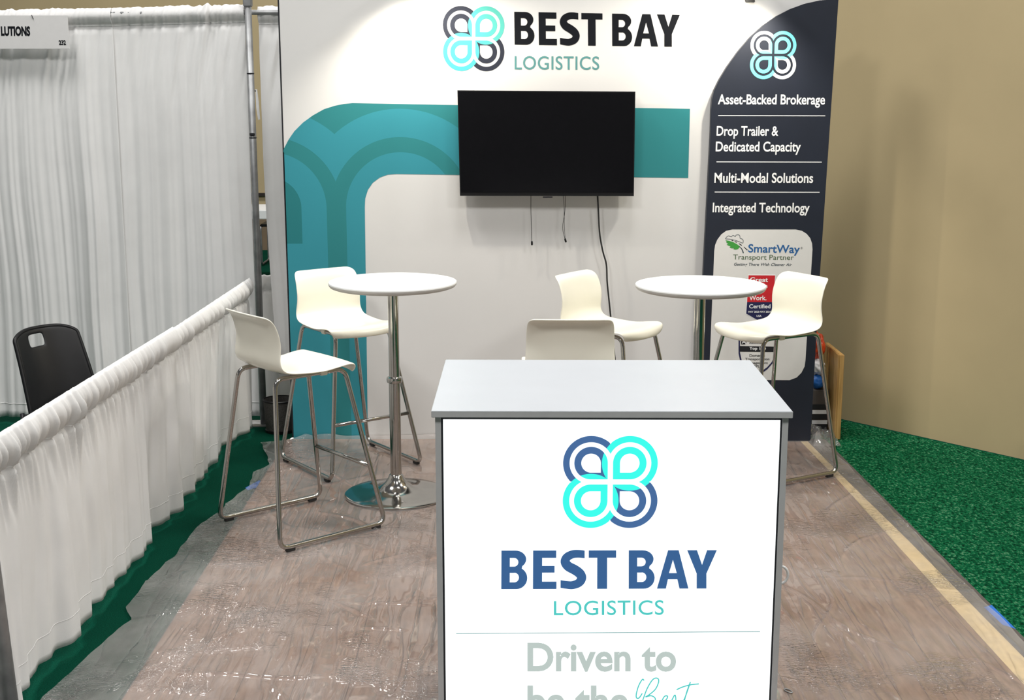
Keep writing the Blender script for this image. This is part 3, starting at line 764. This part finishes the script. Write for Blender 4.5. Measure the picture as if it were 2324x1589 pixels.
# ================================================================ pipe and drape
def fold(s, seed, f0=9.0):
    a = noise.noise((s*f0*.35, seed, 0)); b = noise.noise((s*f0*.8, seed, 3)); c = noise.noise((s*f0*2.3, seed, 7))
    return a*.9 + b*.7 + c*.5 + .22*noise.noise((s*f0*5.1, seed, 9))
def drape(name, p0, p1, ztop, zbot, seed, label, amp=.045, pocket=.085, group=None, ns=260, nh=60, f0=9.0, skew=0.0, hem=.09, zjit=.0, flip=1, left_skew=None, rk=.013):
    A, Bp = Vector((p0[0], p0[1], 0)), Vector((p1[0], p1[1], 0)); L = (Bp - A).length
    d = (Bp - A)/L; nrm_ = Vector((d.y, -d.x, 0))*flip
    v, f = [], []
    hs = []
    for j in range(nh + 1): hs.append(j/nh)
    zt0 = ztop if isinstance(ztop, tuple) else (ztop, ztop)
    H0 = zt0[0] - zbot
    rows = [0, .25, .5, .75, 1.0]
    # vertical stations: up the back of the pole pocket, over the pipe, down its front, then the hanging cloth
    nb = 6
    st = [-pocket*(1 - k/nb) for k in range(nb)] + [k/8*pocket for k in range(9)] + [pocket + .012] + [pocket + .012 + (H0 - pocket - .012)*((k/nh)**1.1) for k in range(1, nh + 1)]
    for h in st:
        for i in range(ns + 1):
            s = L*i/ns; zt = zt0[0] + (zt0[1] - zt0[0])*i/ns
            ruf = noise.noise((s*22 + h*6, seed, 11)) + .8*noise.noise((s*48 + h*9, seed, 13)); ruf *= .5 + abs(noise.noise((s*4, seed, 17)))*1.6
            if h < 0:
                t = -h/pocket; off = -.026*math.sin(PI*min(t, 1)) - .012*t; z = zt + h + .004*ruf*(1 - t)
            elif h <= pocket:
                t = h/pocket; off = .026*math.sin(PI*min(t*1.0, 1))*(1) + rk*ruf*(.4 + t)
                z = zt - h + (.009*ruf if h < .015 else 0)
            else:
                t = (h - pocket)/(H0 - pocket)
                g = min(1, t*2.2)
                off = amp*(.35 + .65*t)*fold(s + skew*t*.25 + .03*noise.noise((s*2, t*2.5, seed)), seed, f0)*(.25 + .75*g) + rk*ruf*(1.4 - min(1.4, t*5)) - .006*(1-g) - .014*math.exp(-((h - pocket - .012)/.012)**2)
                z = zt - h
                if t > .999: z += zjit*fold(s, seed + 2, f0)
            w = 0.0
            if left_skew and i < ns*.5: w = left_skew(z)*(1 - i/(ns*.5))
            p = A + d*(s + w) + nrm_*off; v.append((p.x, p.y, max(z, .006)))
    n = ns + 1
    for j in range(len(st) - 1):
        for i in range(ns):
            a = j*n + i; f.append((a, a+n, a+n+1, a+1))
    t = empty(name, (p0[0], p0[1], 0), 0, label, 'drape', group)
    off = Vector((p0[0], p0[1], 0))
    o = mesh('fabric', [Vector(q_) - off for q_ in v], f, 'drape', t, True)
    m = o.modifiers.new('t', 'SOLIDIFY'); m.thickness = .0015
    # stitched hem a hand above the floor
    if hem:
        j = min(range(len(st)), key=lambda k: abs(st[k] - (H0 - hem)))
        tube('hem_stitch', [Vector(v[j*n + i]) - off + nrm_*.0012 for i in range(0, n, 2)], .0016, 'drape', t, seg=5)
    j = 14
    tube('pocket_stitch', [Vector(v[(j+1)*n + i]) - off + nrm_*.004 for i in range(0, n, 1)], .0018, 'seam', t, seg=5)
    return t
TY = .36
G1 = 'tall white drapes behind the booths'
drape('tall_drape', (-3.75, TY), (-2.515, TY), (2.395, 2.415), .03, 3.1, 'tall white drape hanging behind the numbered sign', .05, group=G1)
drape('tall_drape', (-2.52, TY + .01), (-1.765, TY), (2.415, 2.435), .03, 8.7, 'tall white drape hanging between the numbered sign and steel pole', .038, group=G1, f0=8)
drape('tall_drape', (-1.70, TY + .03), (-1.05, TY + .05), (2.425, 2.425), .30, 5.2, 'narrow strip of tall drape seen beside the wall edge', .012, group=G1, hem=0,
      left_skew=lambda z: .004 + .05*max(0, (1.6 - z)/1.4)**1.5)
tb = empty('cross_pipe', (-1.74, TY, 2.40), 0, 'steel cross pipe inside the tall drape tops', 'pipe')
tube('pipe', [(-2.05, 0, -.03), (0, 0, -.01), (.75, .03, -.01)], .014, 'galv', tb)
G2 = 'low white side drapes'
drape('low_drape', (-1.785, .30), (-1.82, -1.36), .89, .035, 21.3, 'low white side drape beside the left stools, far half', .075, .1, G2, 420, 34, 4.2, flip=-1, zjit=.01, rk=.026)
drape('low_drape', (-1.815, -1.35), (-1.885, -4.3), (.90, .93), .03, 33.9, 'low white side drape in the left foreground, near half', .095, .11, G2, 620, 36, 3.0, flip=-1, zjit=.01, rk=.030)
drape('low_drape', (-1.80, .60), (-1.20, .72), .865, .05, 12.3, 'low white drape seen through the gap behind the steel pole', .03, .09, G2, 120, 24, 10, hem=0)
lb = empty('cross_pipe', (-1.79, .30, .86), 0, 'steel cross pipe inside the low side drape top', 'pipe')
tube('pipe', [(0, 0, -.035), (-.03, -1.66, -.03), (-.10, -4.6, .0)], .014, 'galv', lb)
# upright poles
def upright(x, y, h, r, label, lean=(0, 0), bands=True):
    t = empty('steel_pole', (x, y, .0), 0, label, 'pole')
    tube('shaft', [(0, 0, .006), (lean[0], lean[1], h)], r, 'galv', t, seg=20)
    box('base_plate', (-.09, -.06, .0005), (.09, .09, .006), 'galv', t)
    if bands:
        for z in (1.69, 2.05): lathe('joint', [(r, z), (r + .0015, z), (r + .0015, z + .006), (r, z + .006)], 'black_trim', t, 20, (lean[0]*z/h, lean[1]*z/h, 0))
        box('slot_collar', (-r - .004, -r - .004, h - .05), (r + .004, r + .004, h + .03), 'galv', t, .004)
        box('hook_plate', (-.014, -r - .006, 1.705), (.016, -r + .001, 1.72), 'black_trim', t, .002)
    return t
upright(-1.741, .34, 2.47, .0195, 'galvanised steel pole between the tall drapes')
pa, pb = onY(20, 1589, -3.52), onY(-25, 1250, -3.52); k_ = (pb.x - pa.x)/(pb.z - pa.z)
upright(pa.x - k_*pa.z, -3.52, 1.0, .027, 'steel pole in the lower left corner of the view', (k_*1.0, .0), False)
tgx = onY(584, 238, .40)
tg = empty('hanging_tag', tgx, 0, 'narrow white strip hooked on the steel pole', 'tag')
prism_xz('strip', [(-.008, .088), (.002, .088), (.008, .02), (.013, -.082), (.002, -.086), (-.006, -.02)], -.002, .002, 'white_plain', tg)
tube('hook', [(-.005, 0, .078), (-.024, -.012, .082)], .003, 'black_trim', tg, seg=6)

# ---------------------------------------------------------------- booth number sign
SY = TY - .075
a, b = onY(0, 35, SY), onY(158, 111, SY)
sg = empty('booth_sign', (b.x - .28, SY, (a.z + b.z)/2), 0, 'white booth sign with black lettering and number hung on the drape', 'sign')
sx, sz = sg.location.x, sg.location.z
box('board', (-.28, 0, b.z - sz), (.28, .005, a.z - sz), 'sign_board', sg, .001)
Sg = lambda px, py: onY(px, py, SY - .0008) - Vector((sx, SY, sz))
lettering('LUTIONS', ((1.5, 59.5), (68, 59.5), (68.5, 82), (2.5, 81.5)), Sg, 'ink', sg, .05)
lettering('232', ((133, 91), (149, 91), (150, 102.5), (134, 102.5)), Sg, 'ink', sg, .05)
tube('hanger_hook', [Sg(72, 34) + Vector((0, -.003, 0)), Sg(76, 43) + Vector((0, -.003, 0))], .002, 'black_trim', sg, seg=6)

# ---------------------------------------------------------------- black chair in the neighbouring booth
def black_chair():
    t = empty('stacking_chair', (-2.30, -1.19, 0), math.radians(-128), 'black plastic stacking chair behind the low drape', 'chair')
    # local: +y forward, back at y<0 ; back shell with handle hole
    n, m_ = 16, 14
    def P(u, v_):   # u -1..1 across, v 0 bottom..1 top
        z = .45 + .385*v_; y = -.19 - .11*v_ - .02*v_*v_ + .05*u*u
        wd = .19 - .02*v_
        return (wd*u, y, z - .035*v_*abs(u)**4)
    v, f = [], []
    for j in range(m_ + 1):
        for i in range(n + 1): v.append(P(-1 + 2*i/n, j/m_))
    for j in range(m_):
        for i in range(n):
            if j in (11, 12) and 8 <= i <= 11: continue
            a_ = j*(n+1) + i; f.append((a_, a_+1, a_+n+2, a_+n+1))
    o = mesh('backrest', v, f, 'black_plastic', t, True)
    md = o.modifiers.new('t', 'SOLIDIFY'); md.thickness = .008
    md = o.modifiers.new('s', 'SUBSURF'); md.levels = 1; md.render_levels = 2
    rim = [P(-1, j/10) for j in range(10)] + [P(-1 + 2*i/14, 1) for i in range(15)] + [P(1, 1 - j/10) for j in range(1, 11)]
    tube('back_rim', rounded(rim, .03), .010, 'black_plastic', t, seg=10)
    bm = bmesh.new(); bmesh.ops.create_cube(bm, size=1)
    for q_ in bm.verts: q_.co = Vector((q_.co.x*.43, q_.co.y*.42 + .02, q_.co.z*.018 + .445))
    bmesh.ops.bevel(bm, geom=bm.edges[:], offset=.02, offset_type='OFFSET', segments=3, affect='EDGES')
    bmo('seat', bm, 'black_plastic', t, True)
    for s in (-1, 1):
        tube('leg', rounded([(s*.20, -.20, .46), (s*.21, -.17, .40), (s*.23, -.25, .0)], .03), .011, 'black_trim', t)
        tube('leg', rounded([(s*.20, .18, .435), (s*.23, .25, .0)], .03), .011, 'black_trim', t)
black_chair()

# ---------------------------------------------------------------- things seen through the gap and behind the wall
def far_table():
    t = empty('folding_table', (-2.9, 6.35, 0), 0, 'white topped table seen far away through the drape gap', 'table')
    box('tabletop', (-.9, -.35, .665), (.9, .35, .755), 'white_lam', t, .006)
    for sx_ in (-.8, .8):
        for sy in (-.28, .28): tube('leg', [(sx_, sy, .0), (sx_, sy, .67)], .016, 'galv', t)
far_table()
def far_chair():
    p = onZ(603, 598); t = empty('metal_chair', (p.x + .2, p.y, 0), 0, 'chair with thin metal legs under the far table', 'chair')
    for sx_ in (-.2, .2):
        tube('leg_frame', rounded([(sx_, .2, .9), (sx_, .2, .02), (sx_, -.22, .02), (sx_, -.22, .44), (sx_, .2, .44)], .03), .011, 'galv', t)
    box('seat', (-.21, -.22, .44), (.21, .22, .47), 'black_plastic', t, .01)
    box('backrest', (-.21, .19, .62), (.21, .215, .92), 'black_plastic', t, .01)
    tube('crossbar', [(-.2, .2, .22), (.2, .2, .22)], .011, 'black_trim', t)
far_chair()
bn = empty('waste_basket', (-1.615, .19, 0), 0, 'dark mesh waste basket behind the wall edge', 'basket')
lathe('body', [(0, .004), (.082, .004), (.094, .19), (.090, .19), (.078, .008), (0, .008)], 'mesh_grey', bn, 40)
lathe('rim', [(.091, .184), (.098, .186), (.099, .194), (.091, .196)], 'black_plastic', bn, 40)
lathe('foot_ring', [(.082, .0), (.088, .002), (.088, .016), (.083, .018)], 'black_plastic', bn, 40)

wd = empty('wooden_door', (1.583, .34, 0), 0, 'pale wooden panelled door leaf standing at the navy panel', 'door')
# leaf standing on its edge, seen edge-on from the booth
box('leaf', (0, -.37, .008), (.028, .0, .50), 'pine', wd, .003)
box('stile', (-.006, -.37, .008), (0, -.30, .50), 'pine', wd, .002)
box('stile', (-.006, -.13, .008), (0, -.0, .50), 'pine', wd, .002)
box('rail', (-.006, -.299, .008), (0, -.131, .10), 'pine', wd, .002)
box('kick_strip', (-.010, -.37, .002), (-.0065, .0, .03), 'dark_line', wd)
def lump(name, loc, sc, mat, label, cat, seed, amp=.25):
    bm = bmesh.new(); bmesh.ops.create_icosphere(bm, subdivisions=4, radius=1)
    for v in bm.verts:
        k = 1 + amp*noise.noise(v.co*2.2 + Vector((seed, 0, 0))) + amp*.6*abs(noise.noise(v.co*5 + Vector((0, seed, 0))))
        v.co = Vector((v.co.x*sc[0]*k, v.co.y*sc[1]*k, max(v.co.z*k, -.96)*sc[2]))
    o = bmo(name, bm, mat, None, True); o.location = loc; return tag(o, label, cat)
cr = empty('cardboard_crate', (1.545, .22, 0), 0, 'dark crate with striped side behind the navy panel', 'crate')
box('body', (-.07, -.10, .0), (.025, .12, .26), 'grey_strip', cr, .003)
for z in (.03, .09, .15): box('stripe', (-.066, -.103, z), (.023, -.1005, z + .028), 'black_trim', cr)
for z in (.062, .122): box('stripe', (-.066, -.103, z), (.023, -.1005, z + .022), 'white_plain', cr)
lump('blue_roll', (1.515, .18, .30), (.04, .06, .04), 'blue_tape', 'blue bundle on the crate behind the navy panel', 'bundle', 3, .15)
lump('white_bag', (1.515, .20, .385), (.04, .06, .045), 'white_plain', 'crumpled white bag on the blue bundle', 'bag', 5, .3)
lump('orange_bag', (1.515, .22, .50), (.04, .06, .075), 'orange', 'orange plastic bag piled behind the navy panel', 'bag', 9, .3)
def crumple():
    n = 40; v, f = [], []
    for j in range(n + 1):
        for i in range(n + 1):
            x, y = 1.425 + .155*i/n, -.10 - .38*j/n + .25*0
            h = .018 + .05*abs(noise.noise((x*14, y*10, 1))) + .03*abs(noise.noise((x*33, y*27, 2)))
            e = min(i, j, n-i, n-j)/5
            v.append((x, y + .30, .012 + h*min(1, e)))
    for j in range(n):
        for i in range(n): a = j*(n+1) + i; f.append((a, a+n+1, a+n+2, a+1))
    tag(mesh('film_bunch', v, f, 'film', None, True), 'bunched clear film on the floor right of the navy panel', 'plastic film')
crumple()
